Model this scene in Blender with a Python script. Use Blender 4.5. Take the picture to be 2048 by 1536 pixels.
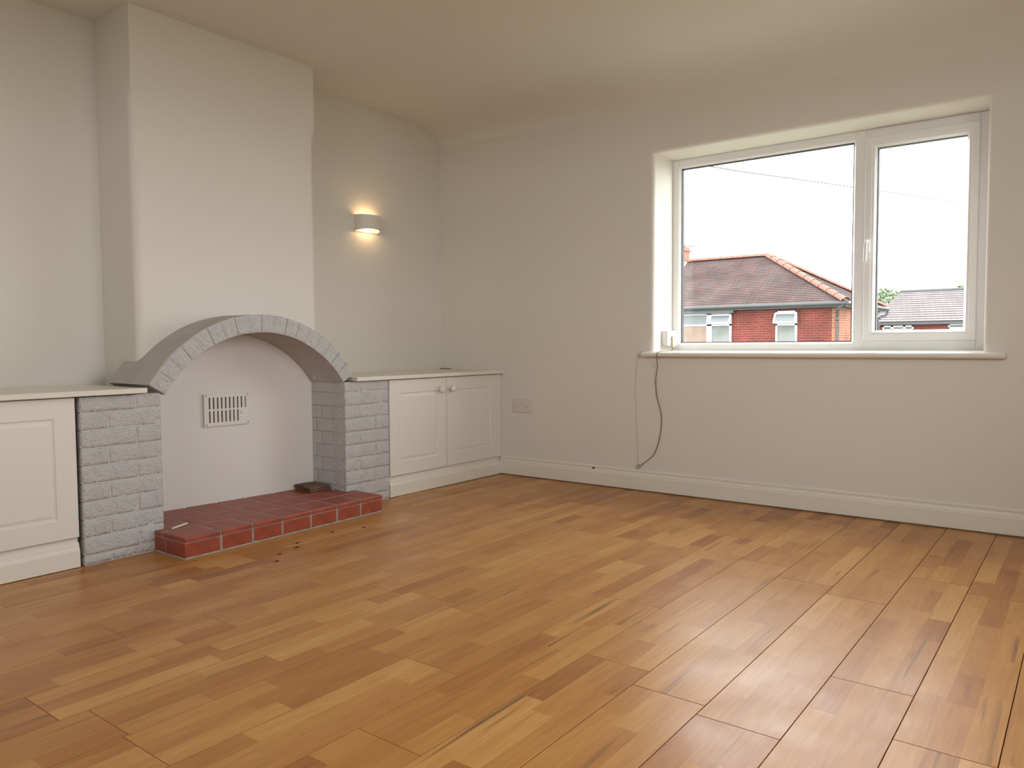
import bpy, bmesh, math, random
from mathutils import Vector, Matrix, noise
random.seed(7)
scene = bpy.context.scene
COL = scene.collection
for ob in list(bpy.data.objects): bpy.data.objects.remove(ob)

# ------------------------------------------------------------------ camera
CAM = Vector((3.71875, -4.06278, 0.87202))
YAW, PITCH, ROLL, FPX = math.radians(37.244), math.radians(-2.949), math.radians(-0.356), 1533.76
fw = Vector((-math.sin(YAW)*math.cos(PITCH), math.cos(YAW)*math.cos(PITCH), math.sin(PITCH)))
r0 = Vector((math.cos(YAW), math.sin(YAW), 0)); u0 = r0.cross(fw)
rt = r0*math.cos(ROLL)+u0*math.sin(ROLL); up = -r0*math.sin(ROLL)+u0*math.cos(ROLL)
cd = bpy.data.cameras.new('camera'); cam = bpy.data.objects.new('camera', cd); COL.objects.link(cam)
cd.sensor_fit = 'HORIZONTAL'; cd.sensor_width = 36.0; cd.lens = FPX*36.0/2048.0; cd.clip_start = 0.02; cd.clip_end = 300
cam.matrix_world = Matrix(((rt.x, up.x, -fw.x, CAM.x), (rt.y, up.y, -fw.y, CAM.y), (rt.z, up.z, -fw.z, CAM.z), (0, 0, 0, 1)))
scene.camera = cam

# ------------------------------------------------------------------ world: bright even overcast sky
world = bpy.data.worlds.new('sky'); scene.world = world; world.use_nodes = True
bg = world.node_tree.nodes['Background']
bg.inputs[0].default_value = (0.95, 0.97, 1.0, 1); bg.inputs[1].default_value = 7.0
vs = scene.view_settings
vs.view_transform = 'Standard'; vs.look = 'None'; vs.exposure = 0.30; vs.gamma = 1.0; vs.use_curve_mapping = False

def portal(name, loc, rot, sx, sy):
    l = bpy.data.lights.new(name, 'AREA'); l.shape = 'RECTANGLE'; l.size = sx; l.size_y = sy
    l.cycles.is_portal = True
    o = bpy.data.objects.new(name, l); COL.objects.link(o); o.location = loc; o.rotation_euler = rot
    return o
portal('window_portal', (2.49, 0.36, 1.40), (math.radians(-90), 0, 0), 1.62, 1.12)
portal('side_fill_window_portal', (4.57, -2.45, 1.45), (0, math.radians(90), 0), 1.2, 1.9)  # portal of the added, unseen right wall window

portal('rear_fill_window_portal', (2.475, -4.97, 1.875), (math.radians(90), 0, 0), 1.85, .75)  # portal of the added, unseen rear wall window

# ------------------------------------------------------------------ helpers
ORG = {}
def tag(o, label=None, cat=None, group=None, kind=None):
    if label: o['label'] = label
    if cat: o['category'] = cat
    if group: o['group'] = group
    if kind: o['kind'] = kind
    return o
def empty(name, loc):
    o = bpy.data.objects.new(name, None); o.empty_display_size = .1; COL.objects.link(o)
    o.location = loc; ORG[o.name] = Vector(loc); return o
def place(o, origin, parent):
    ORG[o.name] = Vector(origin)
    if parent is not None:
        o.parent = parent; o.location = Vector(origin)-ORG[parent.name]
    else: o.location = origin
    COL.objects.link(o)
def mesh(name, verts, faces, mat, parent=None, smooth=False, uv=True, origin=None, tones=None):
    """vertices in world space; origin goes to bottom centre of the bounding box"""
    vs_ = [Vector(v) for v in verts]
    if origin is None:
        lo = [min(v[i] for v in vs_) for i in range(3)]; hi = [max(v[i] for v in vs_) for i in range(3)]
        origin = Vector(((lo[0]+hi[0])/2, (lo[1]+hi[1])/2, lo[2]))
    me = bpy.data.meshes.new(name)
    me.from_pydata([v-Vector(origin) for v in vs_], [], faces); me.update()
    if uv:
        ul = me.uv_layers.new(name='uv')
        for p in me.polygons:
            n = p.normal; a = max(range(3), key=lambda i: abs(n[i]))
            for li in p.loop_indices:
                w = vs_[me.loops[li].vertex_index]
                ul.data[li].uv = (w.y, w.z) if a == 0 else (w.x, w.z) if a == 1 else (w.x, w.y)
    if tones is not None:
        at = me.color_attributes.new('lam', 'FLOAT_COLOR', 'CORNER')
        for p, t in zip(me.polygons, tones):
            for li in p.loop_indices: at.data[li].color = t
    if smooth: me.polygons.foreach_set('use_smooth', [True]*len(me.polygons))
    if mat: me.materials.append(mat)
    o = bpy.data.objects.new(name, me); place(o, origin, parent); return o
def share(src, name, origin, parent, rotz=0):
    o = bpy.data.objects.new(name, src.data if hasattr(src, 'data') else src); place(o, origin, parent); o.rotation_euler.z = rotz; return o
class MB:
    def __init__(s): s.v = []; s.f = []
    def quad(s, a, b, c, d):
        n = len(s.v); s.v += [a, b, c, d]; s.f.append((n, n+1, n+2, n+3))
    def box(s, x0, x1, y0, y1, z0, z1):
        n = len(s.v)
        s.v += [(x0, y0, z0), (x1, y0, z0), (x1, y1, z0), (x0, y1, z0), (x0, y0, z1), (x1, y0, z1), (x1, y1, z1), (x0, y1, z1)]
        s.f += [tuple(n+i for i in q) for q in ((0, 3, 2, 1), (4, 5, 6, 7), (0, 1, 5, 4), (1, 2, 6, 5), (2, 3, 7, 6), (3, 0, 4, 7))]
        return s
    def cbox(s, x0, x1, y0, y1, z0, z1, c=.003):
        """box with all edges chamfered"""
        bm = bmesh.new(); bmesh.ops.create_cube(bm, size=1)
        for v in bm.verts: v.co = Vector(((x0+x1)/2+v.co.x*(x1-x0), (y0+y1)/2+v.co.y*(y1-y0), (z0+z1)/2+v.co.z*(z1-z0)))
        bmesh.ops.bevel(bm, geom=bm.edges[:], offset=c, segments=2, affect='EDGES', profile=.5)
        s.add(bm); return s
    def add(s, bm):
        n = len(s.v); bm.verts.index_update()
        s.v += [tuple(v.co) for v in bm.verts]; s.f += [tuple(n+v.index for v in f.verts) for f in bm.faces]; bm.free()
    def rings(s, rings, closed=True, cap0=False, cap1=False):
        n = len(s.v); m = len(rings[0])
        for r in rings: s.v += [tuple(p) for p in r]
        for k in range(len(rings)-1):
            for i in range(m if closed else m-1):
                j = (i+1) % m; s.f.append((n+k*m+i, n+k*m+j, n+(k+1)*m+j, n+(k+1)*m+i))
        if cap0: s.f.append(tuple(n+i for i in reversed(range(m))))
        if cap1: s.f.append(tuple(n+(len(rings)-1)*m+i for i in range(m)))
        return s
    def tube(s, pts, rad, seg=8):
        pts = [Vector(p) for p in pts]; R = []
        for i, p in enumerate(pts):
            t = (pts[min(i+1, len(pts)-1)]-pts[max(i-1, 0)]).normalized()
            a = t.cross(Vector((0, 0, 1)));
            if a.length < 1e-3: a = t.cross(Vector((0, 1, 0)))
            a.normalize(); b = t.cross(a)
            rr = rad[i] if isinstance(rad, (list, tuple)) else rad
            R.append([p+(a*math.cos(2*math.pi*k/seg)+b*math.sin(2*math.pi*k/seg))*rr for k in range(seg)])
        s.rings(R, True, True, True); return s
    def build(s, name, mat, parent=None, smooth=False, **k): return mesh(name, s.v, s.f, mat, parent, smooth, **k)
def bez(pts, n=8):
    """Catmull-Rom through the points"""
    P = [Vector(p) for p in pts]; P = [P[0]*2-P[1]]+P+[P[-1]*2-P[-2]]; out = []
    for i in range(1, len(P)-2):
        for k in range(n):
            t = k/n; a, b, c, d = P[i-1:i+3]
            out.append(.5*((2*b)+(c-a)*t+(2*a-5*b+4*c-d)*t*t+(3*b-a-3*c+d)*t**3))
    out.append(P[-2]); return out

# ------------------------------------------------------------------ materials
def mat(name, color, rough=.6, bump=None, spec=.5, var=None, metal=0):
    m = bpy.data.materials.new(name); m.use_nodes = True; nt = m.node_tree; N = nt.nodes; L = nt.links
    p = N['Principled BSDF']; p.inputs['Base Color'].default_value = (*color, 1); p.inputs['Roughness'].default_value = rough
    p.inputs['Specular IOR Level'].default_value = spec; p.inputs['Metallic'].default_value = metal
    tc = N.new('ShaderNodeTexCoord')
    if var:                                        # (scale, amount) gentle colour variation
        nz = N.new('ShaderNodeTexNoise'); nz.inputs['Scale'].default_value = var[0]; nz.inputs['Detail'].default_value = 5
        L.new(tc.outputs['Object'], nz.inputs['Vector'])
        mr = N.new('ShaderNodeMapRange'); mr.inputs['From Min'].default_value = .3; mr.inputs['From Max'].default_value = .7
        mr.inputs['To Min'].default_value = 1-var[1]; mr.inputs['To Max'].default_value = 1+var[1]*.5
        L.new(nz.outputs['Fac'], mr.inputs['Value'])
        mx = N.new('ShaderNodeVectorMath'); mx.operation = 'SCALE'; mx.inputs[0].default_value = color
        L.new(mr.outputs['Result'], mx.inputs['Scale']); L.new(mx.outputs['Vector'], p.inputs['Base Color'])
    if bump:                                       # list of (scale, strength, distance)
        prev = None
        for sc, st, di in bump:
            nz = N.new('ShaderNodeTexNoise'); nz.inputs['Scale'].default_value = sc; nz.inputs['Detail'].default_value = 4
            L.new(tc.outputs['Object'], nz.inputs['Vector'])
            b = N.new('ShaderNodeBump'); b.inputs['Strength'].default_value = st; b.inputs['Distance'].default_value = di
            L.new(nz.outputs['Fac'], b.inputs['Height'])
            if prev: L.new(prev.outputs['Normal'], b.inputs['Normal'])
            prev = b
        L.new(prev.outputs['Normal'], p.inputs['Normal'])
    return m
WALL = (.77, .728, .655)
M = {}
M['wall'] = mat('wall_paint', WALL, .75, [(3, .25, .02), (60, .12, .002)], .3)
M['ceil'] = mat('ceiling_paint', (.79, .752, .685), .8, [(2.5, .25, .02)], .3)
M['trim'] = mat('trim_gloss', (.80, .76, .67), .35, [(30, .05, .002)])
M['door'] = mat('cabinet_door_white', (.80, .765, .70), .4, [(20, .03, .002)])
M['shelf'] = mat('shelf_gloss', (.80, .76, .66), .25)
M['panel'] = mat('panel_white', (.80, .765, .73), .65, [(6, .1, .01)], .3)
M['brick'] = mat('painted_brick', (.59, .58, .572), .7, [(75, 1.0, .011), (190, .7, .005)], .35, var=(14, .06))
M['brick_smooth'] = mat('painted_brick_smooth', (.54, .525, .51), .7, [(60, .35, .006)], .35, var=(14, .08))
M['skin'] = mat('arch_render', (.52, .485, .44), .8, [(60, .3, .005)], .3, var=(10, .08))
M['mortar'] = mat('painted_mortar', (.56, .55, .54), .8, [(90, .5, .004)], .3)
M['grout'] = mat('cement_grout', (.38, .33, .27), .9, [(120, .5, .003)], .2, var=(40, .25))
M['tile'] = mat('quarry_tile', (.33, .068, .038), .42, [(18, .15, .004), (120, .12, .001)], .45, var=(16, .28))
M['pvc'] = mat('upvc_white', (.84, .83, .81), .3)
M['plastic'] = mat('white_plastic', (.70, .645, .60), .4)
M['vent'] = mat('vent_plastic', (.80, .77, .71), .45)
M['boxw'] = mat('box_plastic', (.78, .77, .75), .4)
M['beige'] = mat('beige_plastic', (.50, .43, .30), .5)
M['black'] = mat('dark_hole', (.012, .011, .010), .8)
M['darkgap'] = mat('cabinet_inside', (.06, .05, .045), .9)
M['seal'] = mat('rubber_seal', (.03, .03, .035), .6)
M['cable_brown'] = mat('brown_cable', (.16, .10, .06), .5)
M['cable_white'] = mat('painted_cable', WALL, .5)
M['plaster_white'] = mat('lamp_plaster', (.78, .73, .66), .7)
M['chrome'] = mat('screw_metal', (.35, .33, .30), .4, metal=1)
M['stick'] = mat('pale_stick', (.80, .72, .58), .6)
M['char'] = mat('charred', (.03, .022, .018), .9)
M['grey'] = mat('grey_plastic_and_slot_shade', (.22, .22, .21), .5)
M['sub'] = mat('subfloor', (.05, .028, .014), .9)

def glass():
    m = bpy.data.materials.new('window_glass'); m.use_nodes = True; nt = m.node_tree; N = nt.nodes; L = nt.links
    N.remove(N['Principled BSDF']); out = N['Material Output']
    t = N.new('ShaderNodeBsdfTransparent'); t.inputs[0].default_value = (.97, .98, .98, 1)
    g = N.new('ShaderNodeBsdfGlossy'); g.inputs['Roughness'].default_value = .01
    mx = N.new('ShaderNodeMixShader'); mx.inputs[0].default_value = .05
    L.new(t.outputs[0], mx.inputs[1]); L.new(g.outputs[0], mx.inputs[2]); L.new(mx.outputs[0], out.inputs[0]); return m
M['glass'] = glass()

def wood_floor():
    m = bpy.data.materials.new('oak_strip_floor'); m.use_nodes = True; nt = m.node_tree; N = nt.nodes; L = nt.links
    p = N['Principled BSDF']
    at = N.new('ShaderNodeAttribute'); at.attribute_name = 'lam'
    sep = N.new('ShaderNodeSeparateColor'); L.new(at.outputs['Color'], sep.inputs[0])
    uvn = N.new('ShaderNodeUVMap'); uvn.uv_map = 'uv'
    # grain coordinates: stretched along the board, shifted per strip
    comb = N.new('ShaderNodeCombineXYZ'); mul = N.new('ShaderNodeMath'); mul.operation = 'MULTIPLY'; mul.inputs[1].default_value = 37.0
    L.new(sep.outputs[1], mul.inputs[0]); L.new(mul.outputs[0], comb.inputs[2])
    add = N.new('ShaderNodeVectorMath'); L.new(uvn.outputs[0], add.inputs[0]); L.new(comb.outputs[0], add.inputs[1])
    def stretched(sx, sy, scale, detail, dist=0):
        mp = N.new('ShaderNodeMapping'); mp.inputs['Scale'].default_value = (sx, sy, 1); L.new(add.outputs[0], mp.inputs['Vector'])
        nz = N.new('ShaderNodeTexNoise'); nz.inputs['Scale'].default_value = scale; nz.inputs['Detail'].default_value = detail; nz.inputs['Distortion'].default_value = dist
        L.new(mp.outputs[0], nz.inputs['Vector']); return nz
    fine = stretched(14, .9, 9, 6, .3); broad = stretched(5, .55, 4, 4, .8); streak = stretched(9, .35, 5, 3, .4)
    ramp = N.new('ShaderNodeValToRGB'); cr = ramp.color_ramp
    cr.elements[0].position = 0; cr.elements[0].color = (.21, .076, .022, 1)
    cr.elements[1].position = 1; cr.elements[1].color = (.68, .41, .15, 1)
    e = cr.elements.new(.3); e.color = (.41, .168, .042, 1)
    e = cr.elements.new(.62); e.color = (.54, .262, .074, 1)
    # value = tone + grain
    def math_(op, a, b):
        n = N.new('ShaderNodeMath'); n.operation = op
        for i, x in ((0, a), (1, b)):
            if isinstance(x, (int, float)): n.inputs[i].default_value = x
            else: L.new(x, n.inputs[i])
        return n.outputs[0]
    v = math_('ADD', sep.outputs[0], math_('MULTIPLY', math_('SUBTRACT', fine.outputs['Fac'], .5), .42))
    v = math_('ADD', v, math_('MULTIPLY', math_('SUBTRACT', broad.outputs['Fac'], .5), .40))
    L.new(v, ramp.inputs[0])
    # dark heartwood streaks on some strips
    st = N.new('ShaderNodeMapRange'); st.inputs['From Min'].default_value = .60; st.inputs['From Max'].default_value = .74
    L.new(streak.outputs['Fac'], st.inputs['Value'])
    sf = math_('MULTIPLY', st.outputs[0], math_('MULTIPLY', sep.outputs[2], .85))
    mx = N.new('ShaderNodeMix'); mx.data_type = 'RGBA'; L.new(sf, mx.inputs[0]); L.new(ramp.outputs[0], mx.inputs[6]); mx.inputs[7].default_value = (.17, .085, .038, 1)
    L.new(mx.outputs[2], p.inputs['Base Color'])
    # patchy worn lacquer
    geo = N.new('ShaderNodeNewGeometry')
    w1 = N.new('ShaderNodeTexNoise'); w1.inputs['Scale'].default_value = 5; w1.inputs['Detail'].default_value = 6; w1.inputs['Roughness'].default_value = .55; L.new(geo.outputs['Position'], w1.inputs['Vector'])
    rr = N.new('ShaderNodeMapRange'); rr.inputs['From Min'].default_value = .35; rr.inputs['From Max'].default_value = .68; rr.inputs['To Min'].default_value = .29; rr.inputs['To Max'].default_value = .40
    L.new(w1.outputs['Fac'], rr.inputs['Value']); L.new(rr.outputs[0], p.inputs['Roughness'])
    p.inputs['Specular IOR Level'].default_value = .36
    b = N.new('ShaderNodeBump'); b.inputs['Strength'].default_value = .12; b.inputs['Distance'].default_value = .002; L.new(fine.outputs['Fac'], b.inputs['Height'])
    L.new(b.outputs['Normal'], p.inputs['Normal'])
    return m
M['floor'] = wood_floor()

def brick_tex(name, c1, c2, cm, bw, rh, mortar, rough=.9, offset=.5, noise_amt=.5, bump=.3):
    """far brick / tile surfaces, UV in metres"""
    m = bpy.data.materials.new(name); m.use_nodes = True; nt = m.node_tree; N = nt.nodes; L = nt.links
    p = N['Principled BSDF']; p.inputs['Roughness'].default_value = rough; p.inputs['Specular IOR Level'].default_value = .2
    uvn = N.new('ShaderNodeUVMap'); uvn.uv_map = 'uv'
    bt = N.new('ShaderNodeTexBrick'); bt.offset = offset; L.new(uvn.outputs[0], bt.inputs['Vector'])
    bt.inputs['Color1'].default_value = (*c1, 1); bt.inputs['Color2'].default_value = (*c2, 1); bt.inputs['Mortar'].default_value = (*cm, 1)
    bt.inputs['Scale'].default_value = 1; bt.inputs['Brick Width'].default_value = bw; bt.inputs['Row Height'].default_value = rh; bt.inputs['Mortar Size'].default_value = mortar
    bt.inputs['Bias'].default_value = 0
    nz = N.new('ShaderNodeTexNoise'); nz.inputs['Scale'].default_value = 1.3; nz.inputs['Detail'].default_value = 6; L.new(uvn.outputs[0], nz.inputs['Vector'])
    mr = N.new('ShaderNodeMapRange'); mr.inputs['From Min'].default_value = .3; mr.inputs['From Max'].default_value = .7
    mr.inputs['To Min'].default_value = 1-noise_amt*.5; mr.inputs['To Max'].default_value = 1+noise_amt*.5; L.new(nz.outputs['Fac'], mr.inputs['Value'])
    sc = N.new('ShaderNodeVectorMath'); sc.operation = 'SCALE'; L.new(bt.outputs['Color'], sc.inputs[0]); L.new(mr.outputs[0], sc.inputs['Scale'])
    L.new(sc.outputs[0], p.inputs['Base Color']); return m
M['hbrick'] = brick_tex('house_brick', (.145, .030, .022), (.105, .022, .018), (.15, .075, .06), .225, .075, .008)
M['hbrick_orange_lit'] = brick_tex('house_brick_orange_lit', (.24, .083, .043), (.19, .06, .032), (.23, .17, .12), .225, .075, .01)
M['rooftile'] = brick_tex('roof_tiles', (.100, .055, .050), (.068, .053, .050), (.036, .03, .029), .17, .10, .006, noise_amt=.6)
M['rooftile2'] = brick_tex('grey_roof_tiles', (.145, .122, .119), (.125, .108, .106), (.085, .075, .075), .25, .2, .01, noise_amt=.2)
M['ridge'] = mat('terracotta_ridge', (.23, .085, .056), .8, var=(3, .3))
M['hwhite'] = mat('house_white_frame', (.62, .63, .64), .4)
M['hglass'] = mat('house_window_glass', (.10, .115, .115), .3)
M['curtain'] = mat('pale_curtain', (.17, .18, .165), .8, var=(2, .3))
M['brownroom'] = mat('brown_blind_behind_glass', (.19, .125, .09), .5, var=(2, .3))
M['fascia'] = mat('dark_fascia', (.045, .05, .05), .6)
M['leaf'] = mat('tree_leaves', (.085, .13, .045), .7, var=(3, .4))
M['bark'] = mat('tree_bark', (.10, .07, .05), .9)
M['ground'] = mat('outside_ground', (.16, .17, .12), .95, var=(.5, .3))

# ------------------------------------------------------------------ the room shell
H = 2.372; XR = 4.35; YB = -4.75
C0 = .5376                     # front plane of cabinets and brick piers
B0, Y1, Y2 = .32, -1.350, -2.344
WL, WR, WT, WB = 1.667, 3.314, 1.967, .826

# floor: boards 196 mm wide running towards the window, three rows of strips each
sub = MB().box(0, XR, YB, 0, -.03, -.0125).build('floor', M['sub']); tag(sub, 'oak strip floor of long three-row boards', kind='structure')
BW = .1965; X_EDGE = 2.993
fixed = {0: [-2.40], 1: [-3.05], 2: [-2.25], -5: [-2.19, -3.26], -8: [-2.72], -7: [-2.19], -4: [-1.368], -3: [-2.92]}
k0 = math.floor((0-X_EDGE)/BW); k1 = math.ceil((XR-X_EDGE)/BW)
for k in range(k0, k1):
    xa, xb = max(X_EDGE+k*BW, 0.0), min(X_EDGE+(k+1)*BW, XR)
    if xb-xa < .01: continue
    cuts = list(fixed.get(k, [-2.2+random.uniform(-.55, .55)]))
    while min(cuts)-1.15 > YB: cuts.append(min(cuts)-random.uniform(1.05, 1.25))
    while max(cuts)+1.15 < 0: cuts.append(max(cuts)+random.uniform(1.05, 1.25))
    cuts = sorted([c for c in cuts if YB+.15 < c < -.15]); cuts = [YB]+cuts+[0.0]
    for a, b in zip(cuts, cuts[1:]):
        g = .0004 if k < -1 else .0009
        x0, x1, y0, y1 = xa+g, xb-g, a+g, b-g
        V = []; F = []; T = []
        cc = .0006
        n = len(V)                      # skirt of the board: chamfer + sides
        V += [(x0, y0, -.012), (x1, y0, -.012), (x1, y1, -.012), (x0, y1, -.012), (x0, y0, -cc), (x1, y0, -cc), (x1, y1, -cc), (x0, y1, -cc),
              (x0+cc, y0+cc, 0), (x1-cc, y0+cc, 0), (x1-cc, y1-cc, 0), (x0+cc, y1-cc, 0)]
        for base in (0, 4):
            for i in range(4):
                j = (i+1) % 4; F.append((base+i, base+j, base+4+j, base+4+i)); T.append((.15, .5, 0, 1))
        X0, X1_, Y0_, Y1_ = x0+cc, x1-cc, y0+cc, y1-cc
        for s in range(3):
            sa, sb = X0+(X1_-X0)*s/3, X0+(X1_-X0)*(s+1)/3
            y = Y0_; first = True
            while y < Y1_-1e-6:
                ln = random.uniform(.20, .50) if not first else random.uniform(.10, .45)
                first = False; ye = y+ln
                if Y1_-ye < .10: ye = Y1_
                tone = min(1, max(0, random.gauss(.47, .085)))
                if random.random() < .08: tone = random.uniform(.20, .32)
                if random.random() < .12: tone = random.uniform(.60, .72)
                n = len(V); V += [(sa, y, 0), (sb, y, 0), (sb, ye, 0), (sa, ye, 0)]; F.append((n, n+1, n+2, n+3))
                T.append((tone, random.random(), 1.0 if random.random() < .35 else .15, 1)); y = ye
        mesh('plank', V, F, M['floor'], sub, tones=T)

# ceiling, its plaster rounded down to the window wall in a soft cove
mb = MB(); NX = 24; rings = []
xs = [XR*i/NX for i in range(NX+1)]
prof = []
for x in xs:
    t = min(1, x/3.4); rh = .34*(1-t)+.24*t; rv = .11*(1-t)+.20*t
    row = [(x, YB, H), (x, -rh-.3, H)]
    for q in range(13):
        a = math.pi/2*q/12; row.append((x, -rh+rh*math.sin(a), H-rv+rv*math.cos(a)))
    prof.append(row)
mb.rings([[(p[0], p[1], p[2]) for p in row] for row in prof], closed=False)
ceil = mb.build('ceiling', M['ceil'], smooth=True); tag(ceil, kind='structure')
MB().box(-.3, XR+.3, YB-.3, .36, H+.002, H+.15).build('ceiling_slab', M['ceil'], ceil)

def slab(name, b): return tag(MB().box(*b).build(name, M['wall']), kind='structure')
slab('wall_left', (-.2, 0, YB-.2, .36, -.03, H+.1))
BX0, BX1, BZ0, BZ1 = 1.55, 3.40, 1.50, 2.25         # high, shallow window added unseen in the rear wall to supply fill daylight
mb = MB(); mb.box(0, BX0, YB-.2, YB, -.03, H+.1).box(BX1, XR, YB-.2, YB, -.03, H+.1).box(BX0, BX1, YB-.2, YB, -.03, BZ0).box(BX0, BX1, YB-.2, YB, BZ1, H+.1)
tag(mb.build('wall_rear', M['wall']), kind='structure')
w3 = empty('fill_window_rear', ((BX0+BX1)/2, YB-.1, BZ0)); tag(w3, 'unseen white framed window added in the rear wall for fill daylight', kind='structure')
mb = MB().box(BX0, BX1, YB-.15, YB-.08, BZ0, BZ0+.06).box(BX0, BX1, YB-.15, YB-.08, BZ1-.06, BZ1)
for xx in (BX0, (BX0+BX1)/2-.03, BX1-.06): mb.box(xx, xx+.06, YB-.15, YB-.08, BZ0, BZ1)
mb.build('window_frame', M['pvc'], w3)
MB().box(BX0+.05, BX1-.05, YB-.12, YB-.115, BZ0+.05, BZ1-.05).build('pane', M['glass'], w3)
RY0, RY1, RZ0, RZ1 = -3.4, -1.5, .85, 2.05      # invented window, unseen in the right wall beside the camera, brightens the room
mb = MB(); mb.box(XR, XR+.2, YB-.2, RY0, -.03, H+.1).box(XR, XR+.2, RY1, .36, -.03, H+.1).box(XR, XR+.2, RY0, RY1, -.03, RZ0).box(XR, XR+.2, RY0, RY1, RZ1, H+.1)
tag(mb.build('wall_right', M['wall']), kind='structure')
w2 = empty('fill_window_right', (XR+.1, (RY0+RY1)/2, RZ0)); tag(w2, 'unseen wide white framed window added in the right hand wall for fill daylight', kind='structure')
mb = MB().box(XR+.08, XR+.15, RY0, RY1, RZ0, RZ0+.06).box(XR+.08, XR+.15, RY0, RY1, RZ1-.06, RZ1)
nb = 3; pw = (RY1-RY0-.06)/nb
for q in range(nb+1): mb.box(XR+.08, XR+.15, RY0+pw*q, RY0+pw*q+.06, RZ0, RZ1)
mb.build('window_frame', M['pvc'], w2)
for q in range(nb): MB().box(XR+.115, XR+.12, RY0+pw*q+.055, RY0+pw*(q+1)+.005, RZ0+.055, RZ1-.055).build('pane', M['glass'], w2)
# window wall with a soft-edged opening
mb = MB(); ER = .022
def rect(x0, x1, z0, z1, y): return [(x0, y, z0), (x1, y, z0), (x1, y, z1), (x0, y, z1)]
R = [rect(0, XR, -.03, H+.1, 0)]
for q in range(7):
    a = math.pi/2*q/6; e = ER*(1-math.sin(a)); y = ER*(1-math.cos(a)); R.append(rect(WL-e, WR+e, WB-e, WT+e, y))
R.append(rect(WL, WR, WB, WT, .36)); R.append(rect(0, XR, -.03, H+.1, .36))
mb.rings([list(reversed(r)) for r in R])
tag(mb.build('wall_window', M['wall']), kind='structure')

# chimney breast: square corners at the top, rounded below a stop at about 2 m
rr = .035; NA = 8; AY, AZ = -1.849, .354; RM = .628
def corner(yc, sgn, z, rnd):
    pts = []
    for q in range(NA+1):
        a = math.pi/2*q/NA
        if rnd: p = (B0-rr+rr*math.cos(a), yc+sgn*(rr-rr*math.sin(a)))
        else:
            t = q/NA; p = (B0, yc+sgn*rr*(1-2*t)) if t < .5 else (B0-rr*(2*t-1), yc)
        pts.append((p[0], p[1], z))
    pts.append((0.0, yc, z)); return pts
mb = MB()
for yc, sgn in ((Y2, 1), (Y1, -1)):
    Rg = [corner(yc, sgn, z, rd) for z, rd in ((.69, 1), (1.4, 1), (1.985, 1), (2.025, 0), (H+.02, 0))]
    mb.rings([r if sgn < 0 else list(reversed(r)) for r in Rg], closed=False)
ya, yb = Y2+rr, Y1-rr; NY = 40; cols = []
for i in range(NY+1):
    y = ya+(yb-ya)*i/NY; zb = AZ+math.sqrt(max(0, RM*RM-(y-AY)**2))
    cols.append([(B0, y, zb), (B0, y, 1.4), (B0, y, H+.02)])
mb.rings(cols, closed=False)
tag(mb.build('wall_chimney_breast', M['wall']), kind='structure')

# skirting board on the window wall
SK = [(0, .123), (-.007, .123), (-.010, .119), (-.010, .112), (-.0065, .108), (-.0065, .105), (-.013, .102), (-.016, .094), (-.0165, .086), (-.0185, .082), (-.0185, .007), (0, .007)]
mb = MB(); mb.rings([[(x, y, z) for y, z in SK] for x in (C0-.002, XR)], True, True, True)
tag(mb.build('baseboard_window', M['trim']), kind='structure')
mb = MB(); mb.rings([[(XR+y, yy, z) for y, z in SK] for yy in (YB, -.02)], True, True, True); tag(mb.build('baseboard_right', M['trim']), kind='structure')
mb = MB(); mb.rings([[(x, YB-y, z) for y, z in SK] for x in (.6, XR-.02)], True, True, True); tag(mb.build('baseboard_rear', M['trim']), kind='structure')

# ------------------------------------------------------------------ window
YF = .25
win = empty('window_1', ((WL+WR)/2, YF, WB)); tag(win, 'white plastic casement window with fixed pane and opening sash', kind='structure')
def ringframe(x0, x1, z0, z1, profile, mb=None):
    """profile: list of (inset, y) swept round a rectangle"""
    mb = mb or MB(); mb.rings([list(reversed(rect(x0+i, x1-i, z0+i, z1-i, y))) for i, y in profile]); return mb
GL, GR, GZ0, GZ1 = 1.717, 2.688, .876, 1.915
SL, SR, SZ0, SZ1 = 2.749, 3.258, .878, 1.924
PL, PR, PZ0, PZ1 = 2.805, 3.216, .919, 1.871
mb = MB(); yb_ = YF+.07
# outer frame members and mullion
for (a, b, c_, d) in ((WL, GL-.012, WB, WT), (SR-.004, WR, WB, WT), (GR+.012, SL+.004, WB, WT)): mb.cbox(a, b, YF, yb_, c_, d, .003)
mb.cbox(GL-.012, GR+.012, YF+.0003, yb_, WB, GZ0-.012, .003); mb.cbox(GL-.012, GR+.012, YF+.0003, yb_, GZ1+.012, WT, .003)
mb.cbox(SL+.004, SR-.004, YF+.0003, yb_, WB, SZ0+.006, .003); mb.cbox(SL+.004, SR-.004, YF+.0003, yb_, SZ1-.006, WT, .003)
mb.build('window_frame', M['pvc'], win)
bead = ringframe(GL-.014, GR+.014, GZ0-.014, GZ1+.014, [(0, YF+.003), (.004, YF+.003), (.014, YF+.016), (.014, YF+.05), (0, YF+.05)])
bead.build('glazing_bead', M['pvc'], win)
ringframe(GL, GR, GZ0, GZ1, [(0, YF+.0165), (.004, YF+.0165), (.004, YF+.045), (0, YF+.045)]).build('seal', M['seal'], win)
MB().box(GL-.005, GR+.005, YF+.028, YF+.034, GZ0-.005, GZ1+.005).build('pane', M['glass'], win)
sash = ringframe(SL, SR, SZ0, SZ1, [(0, YF+.05), (0, YF-.012), (.004, YF-.017), (.030, YF-.017), (.036, YF-.013), (PL-SL-.012, YF-.011), (PL-SL, YF+.006), (PL-SL, YF+.05)]).build('sash', M['pvc'], win)
ringframe(PL, PR, PZ0, PZ1, [(0, YF+.006), (.004, YF+.006), (.004, YF+.04), (0, YF+.04)]).build('seal', M['seal'], sash)
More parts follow.
